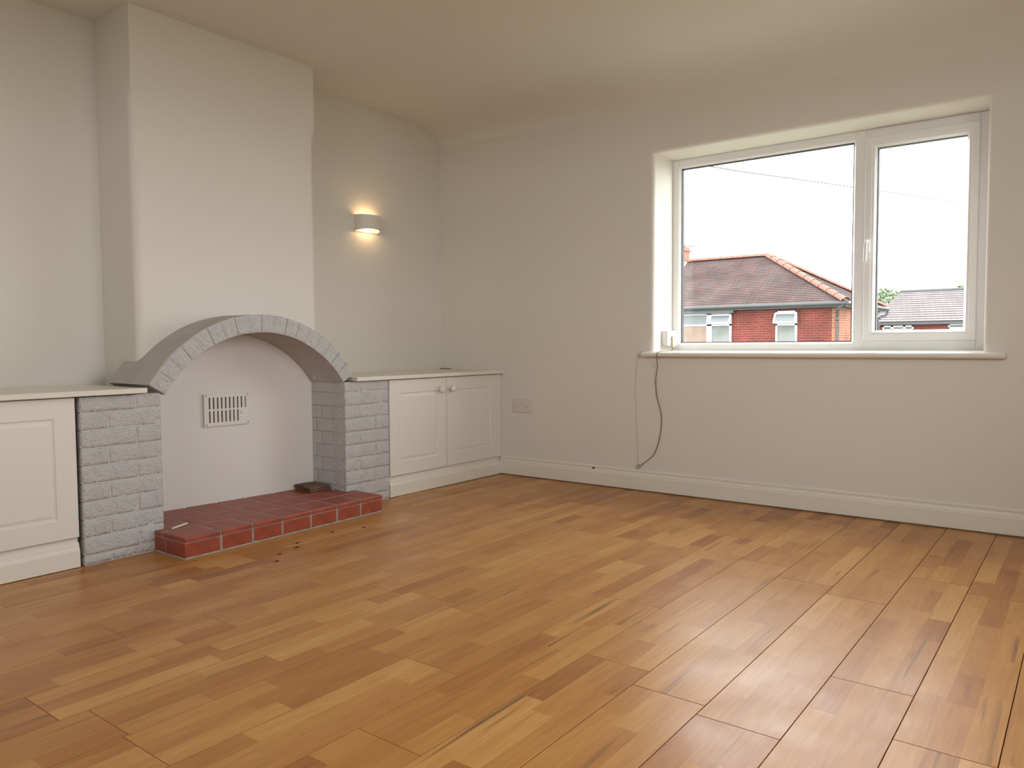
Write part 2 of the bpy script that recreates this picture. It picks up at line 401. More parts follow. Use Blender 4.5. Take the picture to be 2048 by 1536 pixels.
MB().box(PL-.005, PR+.005, YF+.018, YF+.024, PZ0-.005, PZ1+.005).build('pane', M['glass'], sash)
mb = MB(); hx = 2.768
mb.cbox(hx-.012, hx+.012, YF-.030, YF-.016, 1.335, 1.405, .004)
mb.tube(bez([(hx, YF-.028, 1.392), (hx, YF-.048, 1.388), (hx-.002, YF-.055, 1.37), (hx-.004, YF-.052, 1.33), (hx-.006, YF-.05, 1.285)], 5), .0085, 10)
mb.build('handle', M['pvc'], sash, smooth=True)
# sill board with a rounded nose
nose = [(-.028, .794), (-.038, .797), (-.043, .804), (-.043, .812), (-.038, .819), (-.028, .822), (YF+.005, .830), (YF+.005, .794)]
mb = MB(); mb.rings([[(x, y, z) for y, z in nose] for x in (1.607, 3.402)], True, True, True)
mb.build('window_sill', M['trim'], win)

# ------------------------------------------------------------------ brick surround
def rough_face(o, ex, ey, nx, nz, L, Hh, amp, seed, corner_drop=.004):
    """grid of points on a face: o corner, ex along, ez up, ey outward"""
    P = []
    for j in range(nz+1):
        for i in range(nx+1):
            u, v = i/nx, j/nz
            edge = min(u*L, (1-u)*L, v*Hh, (1-v)*Hh)
            k = min(1, edge/.008)
            d = k*(amp*(noise.noise(Vector((u*L*38+seed*7.3, v*Hh*55, seed*1.7)))*.7+.6*noise.noise(Vector((u*L*75, v*Hh*110+seed, seed*3.1))))+.002) - (1-k)*corner_drop*.3
            P.append(o+ex*(u*L)+Vector((0, 0, 1))*(v*Hh)+ey*d)
    return P
BRK = {}
def brick_mesh(L, Hh, D, side_vis=False, amp=.0058, variant=0, ends=(0, 0)):
    """rock-faced brick, face towards +x, length along +y; origin bottom centre"""
    key = (round(L, 3), round(Hh, 3), round(D, 3), variant)
    if key in BRK: return BRK[key]
    nx, nz = max(4, int(L/.010)), max(3, int(Hh/.009)); sd = len(BRK)+variant*.37
    P = rough_face(Vector((D/2, -L/2, 0)), Vector((0, 1, 0)), Vector((1, 0, 0)), nx, nz, L, Hh, amp, sd)
    V = [tuple(p) for p in P]; F = []; w = nx+1
    for j in range(nz):
        for i in range(nx): a = j*w+i; F.append((a, a+1, a+w+1, a+w))
    n = len(V); V += [(-D/2, -L/2, 0), (-D/2, L/2, 0), (-D/2, L/2, Hh), (-D/2, -L/2, Hh)]
    F.append((n+1, n, n+3, n+2))
    F.append(tuple([n]+[n+1]+[i for i in range(nx, -1, -1)]))                       # bottom
    F.append(tuple([n+2, n+3]+[nz*w+i for i in range(nx+1)]))                       # top
    F.append(tuple([n+3, n]+[j*w for j in range(nz+1)]))                            # y- end
    F.append(tuple([n+1, n+2]+[j*w+nx for j in range(nz, -1, -1)]))                 # y+ end
    me = bpy.data.meshes.new('brick'); me.from_pydata(V, [], F); me.update(); me.materials.append(M['brick']); me.polygons.foreach_set('use_smooth', [i < nx*nz for i in range(len(me.polygons))])
    BRK[key] = me; return me
fp = empty('fireplace_surround', (C0-.15, AY, 0)); tag(fp, 'grey painted rough brick fireplace surround with two piers and a segmental arch', 'fireplace')
JT = .005
ZJ = [0.0, .0395, .111, .1825, .254, .3255, .397, .4685, .54, .6115, .683]
def pier(y0, y1, ztop, big_first, dz, name):
    core = MB().box(.19, C0-.0025, y0+.004, y1-.004, 0, ztop-.002).build(name, M['mortar'], fp)
    z = [max(0, q+dz) if i else 0 for i, q in enumerate(ZJ)]
    if ztop > 0: z[-1] = ztop
    for i in range(len(z)-1):
        h = z[i+1]-z[i]-JT
        left_big = (i % 2 == 0) == big_first
        sp = y0+(.224 if left_big else .108)*(y1-y0)/.332
        for a, b in ((y0, sp-JT/2), (sp+JT/2, y1)):
            o = share(brick_mesh(b-a, h, .102, variant=random.randint(0, 3)), 'brick', (C0-.051-random.uniform(0, .002), (a+b)/2, z[i]+JT*.5), core)
    return core, z
PL0, PL1, PR0, PR1 = -2.697, -2.366, -1.354, -1.034
# the left pier: top course large brick on the left
corel, zl = pier(PL0, PL1, .676, False, 0, 'pier')
corer, zr = pier(PR0, PR1, .678, True, .006, 'pier')
# returns of the right pier, seen through the opening (smoother bricks turned into the recess)
def return_brick(x0, x1, z0, h, yface, core):
    mb = MB(); mb.cbox(x0, x1, yface-.0015, yface+.05, z0, z0+h, .003); return mb.build('brick', M['brick_smooth'], core)
for i in range(len(zr)-1):
    h = zr[i+1]-zr[i]-.004
    sp = (.345 if i % 2 else .300)
    xe = C0-.106
    if i >= len(zr)-3: return_brick(.19, xe, zr[i]+.001, h+.002, PR0, corer)
    else:
        return_brick(.19, sp-.0025, zr[i]+.002, h, PR0, corer); return_brick(sp+.0025, xe, zr[i]+.002, h, PR0, corer)
    return_brick(.20, C0-.11, zl[i]+.002, zl[i+1]-zl[i]-.004, PL1-.048, corel)
# arch: wedge bricks on end
RO, RI = .668, .585; A0, A1 = math.radians(33.4), math.radians(147.8); NV = 18
core = MB(); rg = []
for q in range(49):
    a = A0+(A1-A0)*q/48; c, s = math.cos(a), math.sin(a)
    rg.append([(x, AY+r*c, AZ+r*s) for x, r in ((C0-.0015, RI-.001), (C0-.0015, RO+.001), (.189, RO+.003), (.189, RI-.002))])
core.rings(rg, True, True, True)
arch = core.build('arch', M['skin'], fp, smooth=False)
for v in range(NV):
    jt = .0022
    a0, a1 = A0+(A1-A0)*v/NV+jt/RO, A0+(A1-A0)*(v+1)/NV-jt/RO
    nr, na = 8, 7; xo = C0+random.uniform(-.001, .004); dr = random.uniform(-.004, -.0005)
    V = []; F = []; w = na+1
    for j in range(nr+1):
        for i in range(na+1):
            u, t = i/na, j/nr; a = a0+(a1-a0)*u; r = RI+(RO+dr-RI)*t
            edge = min(u, 1-u, t, 1-t); k = min(1, edge*7)
            d = k*(.0056*(.7*noise.noise(Vector((u*3+v*5.1, t*3.4, v*1.3)))+.6*noise.noise(Vector((u*7+v, t*7, 3.3))))+.002)
            V.append((xo+d, AY+r*math.cos(a), AZ+r*math.sin(a)))
    for j in range(nr):
        for i in range(na): p = j*w+i; F.append((p, p+w, p+w+1, p+1))
    # back ring
    n = len(V); NBK = 5
    for (rr_, top) in ((RI, 0), (RO+dr, 1)):
        for i in range(na+1):
            a = a0+(a1-a0)*i/na; V.append((.19, AY+rr_*math.cos(a), AZ+rr_*math.sin(a)))
    F.append(tuple([n+i for i in range(na+1)]+[n+w+i for i in range(na, -1, -1)]))
    for i in range(na):
        F.append((i, i+1, n+i+1, n+i)); F.append((nr*w+i+1, nr*w+i, n+w+i, n+w+i+1))
    F.append(tuple([j*w for j in range(nr, -1, -1)]+[n, n+w])); F.append(tuple([j*w+na for j in range(nr+1)]+[n+w+na, n+na]))
    o = mesh('brick', V, F, M['brick'], arch)
    bm = bmesh.new(); bm.from_mesh(o.data); bmesh.ops.recalc_face_normals(bm, faces=bm.faces[:]); bm.to_mesh(o.data); bm.free()

# white board closing the old fire opening
mb = MB(); ptsf = []
pa, pb = (.200, -2.372), (.264, -1.350)
def px_(y): return pa[0]+(pb[0]-pa[0])*(y-pa[1])/(pb[1]-pa[1])
ring = []
ring += [(px_(-2.372), -2.372, .086), (px_(-1.350), -1.350, .086)]
for q in range(33):
    a = A0+(A1-A0)*q/32; y = AY+.592*math.cos(a); ring.append((px_(y), max(-2.372, min(-1.35, y)), AZ+.592*math.sin(a)))
mb.rings([ring, [(x-.018, y, z) for x, y, z in ring]], True, False, True); mb.f.append(tuple(range(len(ring))))
pn = mb.build('infill_board', M['panel'], fp)
bm = bmesh.new(); bm.from_mesh(pn.data); bmesh.ops.recalc_face_normals(bm, faces=bm.faces[:]); bm.to_mesh(pn.data); bm.free()
pn['label'] = 'smooth white board closing the fire opening'

# plastic vent on the board
VY0, VY1, VZ0, VZ1 = -1.985, -1.742, .474, .636
vx = px_((VY0+VY1)/2); vang = math.atan2(pb[0]-pa[0], pb[1]-pa[1])
vent = empty('vent_grille', (vx, (VY0+VY1)/2, VZ0)); tag(vent, 'white plastic slotted air vent on the board under the arch', 'vent')
vent.rotation_euler.z = -vang
W, Hv = VY1-VY0, VZ1-VZ0
def vloc(o): o.location = o.location; return o
slots = []
for i in range(10):
    u = .118+i*.0885; slots.append((u, .53, .885) if True else None)
low = [(.118+i*.0885, .115, .475) for i in range(8)]
def vplate():
    mb = MB(); us = {0.0, 1.0}; vv = {0.0, 1.0, .115, .475, .53, .885}; sw = .034
    for u, *_ in slots: us |= {round(u-sw/2, 5), round(u+sw/2, 5)}
    us = sorted(us); vv = sorted(vv)
    def hole(u, v):
        for (su, a, b) in slots+low:
            if abs(u-su) < sw/2 and a < v < b: return True
        return False
    T = .006; y0 = VY0; x0 = vx+.006
    cell = {}
    for i in range(len(us)-1):
        for j in range(len(vv)-1): cell[i, j] = not hole((us[i]+us[i+1])/2, (vv[j]+vv[j+1])/2)
    for (i, j), s in cell.items():
        if not s: continue
        a, b, c, d = y0+us[i]*W, y0+us[i+1]*W, VZ0+vv[j]*Hv, VZ0+vv[j+1]*Hv; xf, xk = x0+T, x0
        mb.quad((xf, a, c), (xf, b, c), (xf, b, d), (xf, a, d))
        if not cell.get((i-1, j), False): mb.quad((xk, a, c), (xf, a, c), (xf, a, d), (xk, a, d))
        if not cell.get((i+1, j), False): mb.quad((xf, b, c), (xk, b, c), (xk, b, d), (xf, b, d))
        if not cell.get((i, j-1), False): mb.quad((xk, a, c), (xk, b, c), (xf, b, c), (xf, a, c))
        if not cell.get((i, j+1), False): mb.quad((xf, a, d), (xf, b, d), (xk, b, d), (xk, a, d))
    return mb
vplate().build('plate', M['vent'], vent)
MB().box(vx-.002, vx+.0061, VY0+.004, VY1-.004, VZ0+.004, VZ0+.016).box(vx-.002, vx+.0061, VY0+.004, VY1-.004, VZ1-.016, VZ1-.004).box(vx-.002, vx+.0061, VY0+.004, VY0+.018, VZ0+.004, VZ1-.004).box(vx-.002, vx+.0061, VY1-.018, VY1-.004, VZ0+.004, VZ1-.004).build('back_rim', M['vent'], vent)
MB().box(vx-.001, vx+.001, VY0+.01, VY1-.01, VZ0+.01, VZ1-.01).build('slider', M['grey'], vent)  # slider itself is white; shade behind the slots is put into its grey
MB().cbox(vx+.011, vx+.016, VY1-.046, VY1-.012, VZ0+.058, VZ0+.063, .001).cbox(vx+.011, vx+.019, VY1-.046, VY1-.040, VZ0+.056, VZ0+.069, .001).build('lever', M['vent'], vent)
MB().cbox(vx+.011, vx+.0145, VY1-.052, VY1-.012, VZ0+.038, VZ0+.042, .001).build('lever_stop', M['vent'], vent)
for yy in (VY0+.011, VY1-.008):
    for zz in (VZ0+.009, VZ1-.009):
        MB().tube([(vx+.008, yy, zz), (vx+.0135, yy, zz)], .0038, 10).build('screw', M['chrome'], vent)

# ------------------------------------------------------------------ tiled hearth
HZ = .089
hearth = empty('hearth', (.6, AY, 0)); tag(hearth, 'low hearth of red quarry tiles with pale grout below the arch', 'hearth')
def hxf(y): return .778+(.757-.778)*(y+2.412)/(2.412-1.303)     # front edge, slightly out of square
HY0, HY1 = -2.411, -1.303
ft = [-2.411, -2.245, -2.088, -1.930, -1.767, -1.607, -1.451, -1.303]
mb = MB()
def slabp(mb, ring, z0, z1):
    mb.rings([[(x, y, z0) for x, y in ring], [(x, y, z1) for x, y in ring]], True, True, True)
slabp(mb, [(.535, HY0+.0015), (hxf(HY0)-.001, HY0+.0015), (hxf(HY1)-.001, HY1-.0015), (.535, HY1-.0015)], 0, HZ-.0012)
slabp(mb, [(.22, PL1+.003), (.536, PL1+.003), (.536, PR0-.003), (.275, PR0-.003)], 0, HZ-.0012)
mb.build('grout_bed', M['grout'], hearth)
def tile(poly, z0, z1, c=.003):
    """prism tile from a quad in plan with softened top edges"""
    cx = sum(p[0] for p in poly)/4; cy = sum(p[1] for p in poly)/4
    def ins(d):
        out = []
        for x, y in poly:
            dx, dy = x-cx, y-cy; out.append((x-math.copysign(d, dx), y-math.copysign(d, dy)))
        return out
    t = random.uniform(0, .0014)
    mb = MB(); mb.rings([[(x, y, z0) for x, y in poly], [(x, y, z1-c+t) for x, y in poly], [(x, y, z1-c*.3+t) for x, y in ins(c*.3)], [(x, y, z1+t) for x, y in ins(c)]], True, True, True)
    return mb.build('tile', M['tile'], hearth)
rows = [None, .600, .442, .284, .205]
G = .005
for i in range(7):
    a, b = ft[i]+(0 if i == 0 else G), ft[i+1]-(0 if i == 6 else G)
    # nosing tile of the top, front row
    tile([(hxf(a)+.004, a), (hxf(b)+.004, b), (.600+G, b), (.600+G, a)], HZ-.019, HZ, .005)
    # upright tile on the front
    mb = MB(); mb.cbox(.745, .757, a+.001, b-.001, .007, HZ-.024, .0025)
    for k, v in enumerate(mb.v): mb.v[k] = (v[0]+hxf((a+b)/2)-.757+.0015, v[1], v[2])
    mb.build('tile', M['tile'], hearth)
    for r in range(1, 4):
        x1, x0 = rows[r]-G, rows[r+1]+G
        aa, bb = max(a, PL1+.004), min(b, PR0-.004)
        if r == 1:
            # this row runs on in front of the piers
            for (ya_, yb2, xlo) in ((a, b, x0),):
                if i == 0:
                    tile([(x1, a), (x1, PL1), (C0+.008, PL1), (C0+.008, a)], HZ-.019, HZ)
                    tile([(x1, PL1+.002), (x1, b), (x0, b), (x0, PL1+.002)], HZ-.019, HZ)
                elif i == 6:
                    tile([(x1, a), (x1, PR0-.002), (x0, PR0-.002), (x0, a)], HZ-.019, HZ)
                    tile([(x1, PR0), (x1, b), (C0+.008, b), (C0+.008, PR0)], HZ-.019, HZ)
                else: tile([(x1, a), (x1, b), (x0, b), (x0, a)], HZ-.019, HZ)
        else:
            if r == 3: x0 = px_(aa)-.003
            if bb-aa > .02 and x1-x0 > .006: tile([(x1, aa), (x1, bb), (x0, bb), (x0, aa)], HZ-.019, HZ)
# end faces
for yf, s in ((HY0, -1), (HY1, 1)):
    for x0, x1 in ((.545, .622), (.630, .770 if s < 0 else .748)):
        mb = MB(); y0, y1 = (yf-.001, yf+.011) if s < 0 else (yf-.011, yf+.001)
        mb.cbox(x0, x1, y0, y1, .007, HZ-.024, .0025); mb.build('tile', M['tile'], hearth)
# cement smear along the foot
mb = MB(); mb.tube([(hxf(y)-.001, y, .002) for y in [HY0+(HY1-HY0)*q/20 for q in range(21)]], .006, 6); mb.tube([(.55, HY0+.001, .002), (.78, HY0+.001, .002)], .006, 6); mb.build('cement_fillet', M['grout'], hearth)

# ------------------------------------------------------------------ cupboards and their shelves
def door(name, y0, y1, z0, z1, parent, m=.078, mz=.078):
    """routed door front in plane x=C0"""
    x = C0; T = .02
    def rc(i, xx, k=1): return [(xx, y0+i, z0+i), (xx, y1-i, z0+i), (xx, y1-i, z1-i), (xx, y0+i, z1-i)]
    prof = [(0, x-T), (0, x-.003), (.003, x), (m, x), (m+.003, x-.005), (m+.012, x-.005), (m+.024, x-.0015)]
    mb = MB(); mb.rings([rc(i, xx) for i, xx in prof], True, True, True); return mb.build(name, M['door'], parent)
def knob(y, z, parent):
    prof = [(0, .015), (.003, .015), (.006, .010), (.012, .0095), (.016, .016), (.022, .021), (.029, .021), (.035, .016), (.038, .008), (.0385, .0005)]
    mb = MB(); mb.rings([[(C0+d, y+r*math.cos(t*math.pi/8), z+r*math.sin(t*math.pi/8)) for t in range(16)] for d, r in prof], True, True, True)
    return mb.build('knob', M['door'], parent, smooth=True)
PLN = [(0, .100), (-.006, .100), (-.011, .093), (-.0125, .082), (-.0165, .074), (-.018, .066), (-.018, .003), (0, .003)]
def cupboard(y0, y1, splits, label, side_gap):
    cab = empty('cupboard', (.28, (y0+y1)/2, 0)); tag(cab, label, 'cupboard', 'cupboards either side of the fireplace')
    mb = MB(); mb.box(.004, .50, y0, y0+.018, 0, .675); mb.box(.004, .50, y1-.018, y1, 0, .675); mb.box(.004, .50, y0, y1, .10, .118); mb.box(.004, .016, y0, y1, 0, .675)
    mb.build('body', M['darkgap'], cab)
    MB().box(.495, C0-.021, y0, y1, .10, .128).build('bottom_rail', M['door'], cab); MB().box(.495, C0-.021, y0, y1, .655, .677).build('top_rail', M['door'], cab)
    for (a, b, ky) in splits:
        d = door('door', a, b, .121, .674, cab)
        if ky is not None: knob(ky, .604, d)
    mb = MB(); mb.rings([[(C0-.018-yy, y, z) for yy, z in PLN] for y in (y0, y1)], True, True, True); mb.box(.49, C0-.018, y0, y1, 0, .118)
    mb.build('plinth', M['trim'], cab)
    return cab
cr_ = cupboard(-1.030, -.002, [(-1.027, -.547, -.612), (-.543, -.040, -.513)], 'white two-door fitted cupboard between the brick pier and the window wall', 0)
MB().box(.50, C0-.004, -.038, -.002, .118, .676).build('filler_strip', M['door'], cr_)
cl_ = cupboard(-3.74, -2.712, [(-3.208, -2.712, -3.14), (-3.74, -3.212, -3.28)], 'white fitted cupboard left of the fireplace', 0)
def shelf(y0, y1, label, ang=0):
    mb = MB(); mb.cbox(.003, C0+.031, y0, y1, .679, .7005, .003); o = mb.build('shelf_board', M['shelf']); tag(o, label, 'shelf'); return o
shelf(-1.290, -.002, 'glossy white shelf board on top of the cupboard by the window wall')
shelf(-3.76, -2.436, 'glossy white shelf board on the cupboard left of the fireplace')

# ------------------------------------------------------------------ wall lamp
LY, LZ0, LZ1, LW, LD = -.702, 1.592, 1.692, .096, .078
lamp = empty('wall_lamp', (0, LY, LZ0)); tag(lamp, 'half-round white plaster wall lamp, lit warm above and below', 'lamp')
def shell(off, z_top, arch_):
    out = []
    for q in range(25):
        a = -math.pi/2+math.pi*q/24
        x = .002+(LD-off)*math.cos(a)**.8 if math.cos(a) > 1e-6 else .002
        y = LY+(LW-off)*math.sin(a)
        out.append((x, y))
    return out
o_ = shell(0, 0, 0); i_ = shell(.005, 0, 0); rg = []
for q in range(25):
    lift = .013*math.cos(-math.pi/2+math.pi*q/24)
    rg.append([(o_[q][0], o_[q][1], LZ0+lift), (o_[q][0], o_[q][1], LZ1), (i_[q][0], i_[q][1], LZ1), (i_[q][0], i_[q][1], LZ0+lift)])
mb = MB(); mb.rings(rg, True, True, True); mb.build('shade', M['plaster_white'], lamp, smooth=False)
MB().cbox(.001, .006, LY-.094, LY+.094, LZ0-.004, LZ0+.014, .001).cbox(.001, .006, LY-.03, LY+.03, LZ0+.01, LZ1-.01, .001).build('back_plate', M['plaster_white'], lamp)
MB().cbox(.006, .03, LY-.012, LY+.012, LZ0+.04, LZ0+.06, .002).build('lamp_holder', M['plaster_white'], lamp)
mb = MB(); mb.rings([[(.040+r*math.cos(t*math.pi/6), LY+r*math.sin(t*math.pi/6), z) for t in range(12)] for z, r in ((LZ0+.030, .004), (LZ0+.036, .010), (LZ0+.050, .013), (LZ0+.064, .010), (LZ0+.070, .004))], True, True, True)
bm_ = bpy.data.materials.new('bulb_glow'); bm_.use_nodes = True; pb_ = bm_.node_tree.nodes['Principled BSDF']
pb_.inputs['Emission Color'].default_value = (1, .72, .38, 1); pb_.inputs['Emission Strength'].default_value = 6
mb.build('bulb', bm_, lamp, smooth=True)
for zz in (LZ1-.022, LZ0+.022):
    l = bpy.data.lights.new('lamp_glow', 'POINT'); l.color = (1, .66, .32); l.energy = .26; l.shadow_soft_size = .012
    o = bpy.data.objects.new('lamp_glow', l); place(o, (.042, LY, zz), lamp)

# ------------------------------------------------------------------ double socket
KX, KZ = .6437, .4236
sk = empty('wall_socket', (KX+.073, -.0005, KZ)); tag(sk, 'white double power socket low on the window wall', 'socket')
MB().cbox(KX, KX+.146, -.010, -.0005, KZ, KZ+.086, .003).build('plate', M['plastic'], sk)
for s in (0, 1):
    ox = KX+.036+s*.074
    for dx, dz, w, h in ((0, .055, .004, .007), (-.011, .038, .006, .004), (.011, .038, .006, .004)):
        MB().box(ox+dx-w/2, ox+dx+w/2, -.0106, -.0099, KZ+dz-h/2, KZ+dz+h/2).build('pin_hole', M['black'], sk)
for dx in (.0615, .0845): MB().cbox(KX+dx-.0055, KX+dx+.0055, -.0135, -.0095, KZ+.050, KZ+.066, .0015).build('rocker_switch', M['plastic'], sk)
for dx in (.0125, .1335): MB().tube([(KX+dx, -.0098, KZ+.043), (KX+dx, -.0108, KZ+.043)], .0028, 8).build('screw', M['chrome'], sk)

# ------------------------------------------------------------------ junction box and cables at the window
jb = empty('junction_box', (WL+.02, .17, .852)); tag(jb, 'small white junction box on the window reveal above the sill', 'box')
MB().cbox(WL+.001, WL+.040, .105, .236, .858, .948, .004).build('case', M['boxw'], jb)
MB().cbox(WL+.040, WL+.052, .150, .180, .850, .915, .003).build('plug', M['beige'], jb)
MB().tube([(WL+.014, .1055, .868), (WL+.014, .1035, .868)], .003, 8).build('screw', M['chrome'], jb)
cb = MB().tube(bez([(WL+.046, .165, .851), (WL+.050, .15, .836), (WL+.046, .06, .8285), (WL+.047, -.02, .8245), (1.713, -.044, .817), (1.709, -.040, .775), (1.703, -.020, .740), (1.687, -.008, .656), (1.694, -.006, .565), (1.720, -.006, .475), (1.724, -.006, .402), (1.706, -.006, .300), (1.681, -.008, .230), (1.652, -.010, .198), (1.590, -.012, .148)], 6), .0022, 6).build('telephone_cable', M['cable_brown'])
tag(cb, 'thin brown cable hanging in loose curve below the window sill', 'cable')
cb = MB().tube(bez([(WL+.048, .15, .8345), (WL+.02, .08, .8295), (1.64, -.01, .8255), (1.606, -.020, .825), (1.590, -.014, .812), (1.567, -.005, .765), (1.557, -.004, .655), (1.560, -.004, .50), (1.564, -.004, .390), (1.572, -.004, .26), (1.577, -.005, .165)], 6), .0023, 6).build('telephone_cable', M['cable_white'])
tag(cb, 'cream painted cable running straight down the wall from sill end', 'cable')
kn = MB().tube(bez([(1.600, -.014, .150), (1.580, -.014, .158), (1.572, -.016, .145), (1.582, -.018, .136), (1.590, -.014, .143), (1.578, -.010, .150), (1.578, -.012, .126)], 5), .0032, 6).build('cable_joint', M['beige'])
tag(kn, 'small twisted cable joint just above the skirting under the window', 'cable')
nl = MB().tube([(1.269, -.0085, .1075), (1.269, -.0185, .1075)], [.005, .006], 8).build('nail_head', M['char']); tag(nl, 'dark nail head in the skirting groove below the window wall', 'nail')
ce = MB().tube(bez([(.012, -.030, .704), (.035, -.032, .7045), (.062, -.026, .7045), (.105, -.022, .7045)], 6), .0035, 8).build('cable_end', M['grey']); tag(ce, 'short grey cable end lying at the back of the shelf corner', 'cable')

# ------------------------------------------------------------------ loose things on the hearth and floor
wb = empty('wood_offcut', (.30, -1.37, HZ+.002)); tag(wb, 'two dark wooden offcuts stacked as a small slab at the back of the hearth', 'wood')
def wmat():
    m = mat('dark_old_wood', (.10, .045, .022), .7); nt = m.node_tree; N = nt.nodes; L = nt.links
    tc = N.new('ShaderNodeTexCoord'); mp = N.new('ShaderNodeMapping'); mp.inputs['Scale'].default_value = (6, 60, 60); L.new(tc.outputs['Object'], mp.inputs[0])
    nz = N.new('ShaderNodeTexNoise'); nz.inputs['Scale'].default_value = 1.5; nz.inputs['Detail'].default_value = 5; L.new(mp.outputs[0], nz.inputs[0])
    cr = N.new('ShaderNodeValToRGB'); cr.color_ramp.elements[0].position = .3; cr.color_ramp.elements[0].color = (.035, .016, .009, 1); cr.color_ramp.elements[1].position = .75; cr.color_ramp.elements[1].color = (.30, .16, .09, 1)
    L.new(nz.outputs[0], cr.inputs[0]); L.new(cr.outputs[0], N['Principled BSDF'].inputs['Base Color']); return m
M['oldwood'] = wmat()
def slabw(x0, x1, y0, y1, z0, z1, ang):
    mb = MB(); mb.cbox(x0, x1, y0, y1, z0, z1, .0015); cx, cy = (x0+x1)/2, (y0+y1)/2; ca, sa = math.cos(ang), math.sin(ang)
    mb.v = [(cx+(x-cx)*ca-(y-cy)*sa, cy+(x-cx)*sa+(y-cy)*ca, z) for x, y, z in mb.v]; return mb
slabw(.276, .420, -1.488, -1.372, HZ+.0015, HZ+.017, math.radians(-4)).build('lower_board', M['oldwood'], wb)
slabw(.274, .426, -1.494, -1.370, HZ+.0175, HZ+.031, math.radians(-5)).build('upper_board', M['oldwood'], wb)
st = MB().tube([(.594, -2.362, HZ+.006), (.585, -2.337, HZ+.0062), (.557, -2.272, HZ+.006)], [.003, .0045, .0042], 8).build('pale_stick', M['stick']); tag(st, 'short pale wooden stick lying on the left hearth tile', 'stick')
crumbs = [(1.02, -2.13), (.93, -1.97), (.99, -2.02), (1.10, -2.20), (.90, -1.75), (.95, -1.60)]
for i, (x, y) in enumerate(crumbs):
    bm = bmesh.new(); bmesh.ops.create_icosphere(bm, subdivisions=1, radius=1)
    sx, sy = random.uniform(.004, .007), random.uniform(.008, .016)
    for v in bm.verts: v.co = Vector((x+v.co.x*sx*random.uniform(.8, 1.2), y+v.co.y*sy, .0016+v.co.z*.0015))
    mb = MB(); mb.add(bm); tag(mb.build('charcoal_crumb', M['char']), 'tiny dark charred crumb on the floor in front of the hearth', 'crumb', 'charred crumbs before the hearth')

# ------------------------------------------------------------------ outside: houses, tree, wire
GZ = -2.75
tag(MB().box(-70, 60, -60, 110, GZ-.1, GZ).build('outside_ground', M['ground']), kind='structure')
def roofplane(name, poly, mat_, parent, rows_, thick=.018):
    """poly: eave-left, eave-right, top-right, top-left; laid in overlapping courses"""
    a, b, c, d = [Vector(p) for p in poly]; V = []; F = []; UV = []
    nrm = (b-a).cross(d-a).normalized()
    if nrm.z < 0: nrm = -nrm
    sl = ((d+c)/2-(a+b)/2).length; ex = (b-a).normalized()
    for i in range(rows_):
        t0, t1 = i/rows_, (i+1)/rows_
        l0, r0_ = a.lerp(d, t0), b.lerp(c, t0); l1, r1 = a.lerp(d, t1), b.lerp(c, t1)
        n = len(V); V += [l0, r0_, l0+nrm*thick, r0_+nrm*thick, l1, r1]
        F += [(n, n+1, n+3, n+2), (n+2, n+3, n+5, n+4)]
        for q in ((l0, 0), (r0_, 0), (r0_, .2), (l0, .2)): UV.append(((q[0]-a).dot(ex)+(i % 2)*.085, i*.1+.002))
        for q, vv_ in ((l0, .01), (r0_, .01), (r1, .09), (l1, .09)): UV.append(((q-a).dot(ex)+(i % 2)*.085, i*.1+vv_))
    o = mesh(name, V, F, mat_, parent)
    for li, u in enumerate(UV): o.data.uv_layers['uv'].data[li].uv = u
    return o
def ridge_tiles(p0, p1, n, parent, rad=.11):
    p0, p1 = Vector(p0), Vector(p1); L_ = (p1-p0).length; seg = L_/n; d = (p1-p0)/L_
    side = d.cross(Vector((0, 0, 1))).normalized(); upv = side.cross(d)
    mb = MB(); rg = []
    for s_, r_ in ((0, rad*1.12), (.04, rad*1.12), (.05, rad), (seg+.01, rad*.97)):
        rg.append([d*s_+side*(r_*math.cos(math.pi*q/8-.25*0))+upv*(r_*math.sin(math.pi*q/8)*.75-.02) for q in range(9)])
    mb.rings(rg, False)
    src = None
    for i in range(n):
        o_ = p0+d*(seg*i)
        if src is None: src = mesh('ridge_tile', [v+o_ for v in [Vector(q) for q in mb.v]], mb.f, M['ridge'], parent, smooth=False, origin=o_)
        else: share(src, 'ridge_tile', o_, parent)
# --- hipped red brick house opposite
HD = 20.0; EX, EZ = -2.203, 2.085; EY1 = 25.45; RY = (HD+EY1)/2; RX, RZ = -5.45, 3.90; HL = -16.0
h1 = empty('hipped_house', (-8, HD+2.8, GZ)); tag(h1, 'red brick house with brown tiled hip roof seen through the large pane', 'house')
wy = HD+.22; wx = -2.42
MB().box(HL, wx, wy, EY1-.22, GZ, EZ-.10).build('wall', M['hbrick'], h1)
for (x0, x1, y0, y1) in ((wx-.20, wx+.012, wy-.012, wy+.2), (wx-.01, wx+.012, wy+.2, EY1-.25)):
    MB().box(x0, x1, y0, y1, GZ, EZ-.11).build('lit_corner_brickwork', M['hbrick_orange_lit'], h1)  # brighter light on the side wall painted in as paler, orange brick
roofplane('roof', [(HL, HD, EZ), (EX, HD, EZ), (RX, RY, RZ), (HL, RY, RZ)], M['rooftile'], h1, 30)
roofplane('roof', [(EX, HD, EZ), (EX, EY1, EZ), (RX, RY, RZ), (RX, RY, RZ)], M['rooftile'], h1, 30)
roofplane('roof', [(EX, EY1, EZ), (HL, EY1, EZ), (HL, RY, RZ), (RX, RY, RZ)], M['rooftile'], h1, 30)
ridge_tiles((RX+.05, RY, RZ+.02), (-8.4, RY, RZ+.02), 7, h1, .13)
ridge_tiles((EX+.03, HD-.03, EZ+.03), (RX, RY, RZ+.03), 11, h1, .14)
ridge_tiles((EX+.03, EY1+.03, EZ+.03), (RX, RY, RZ+.03), 11, h1, .14)
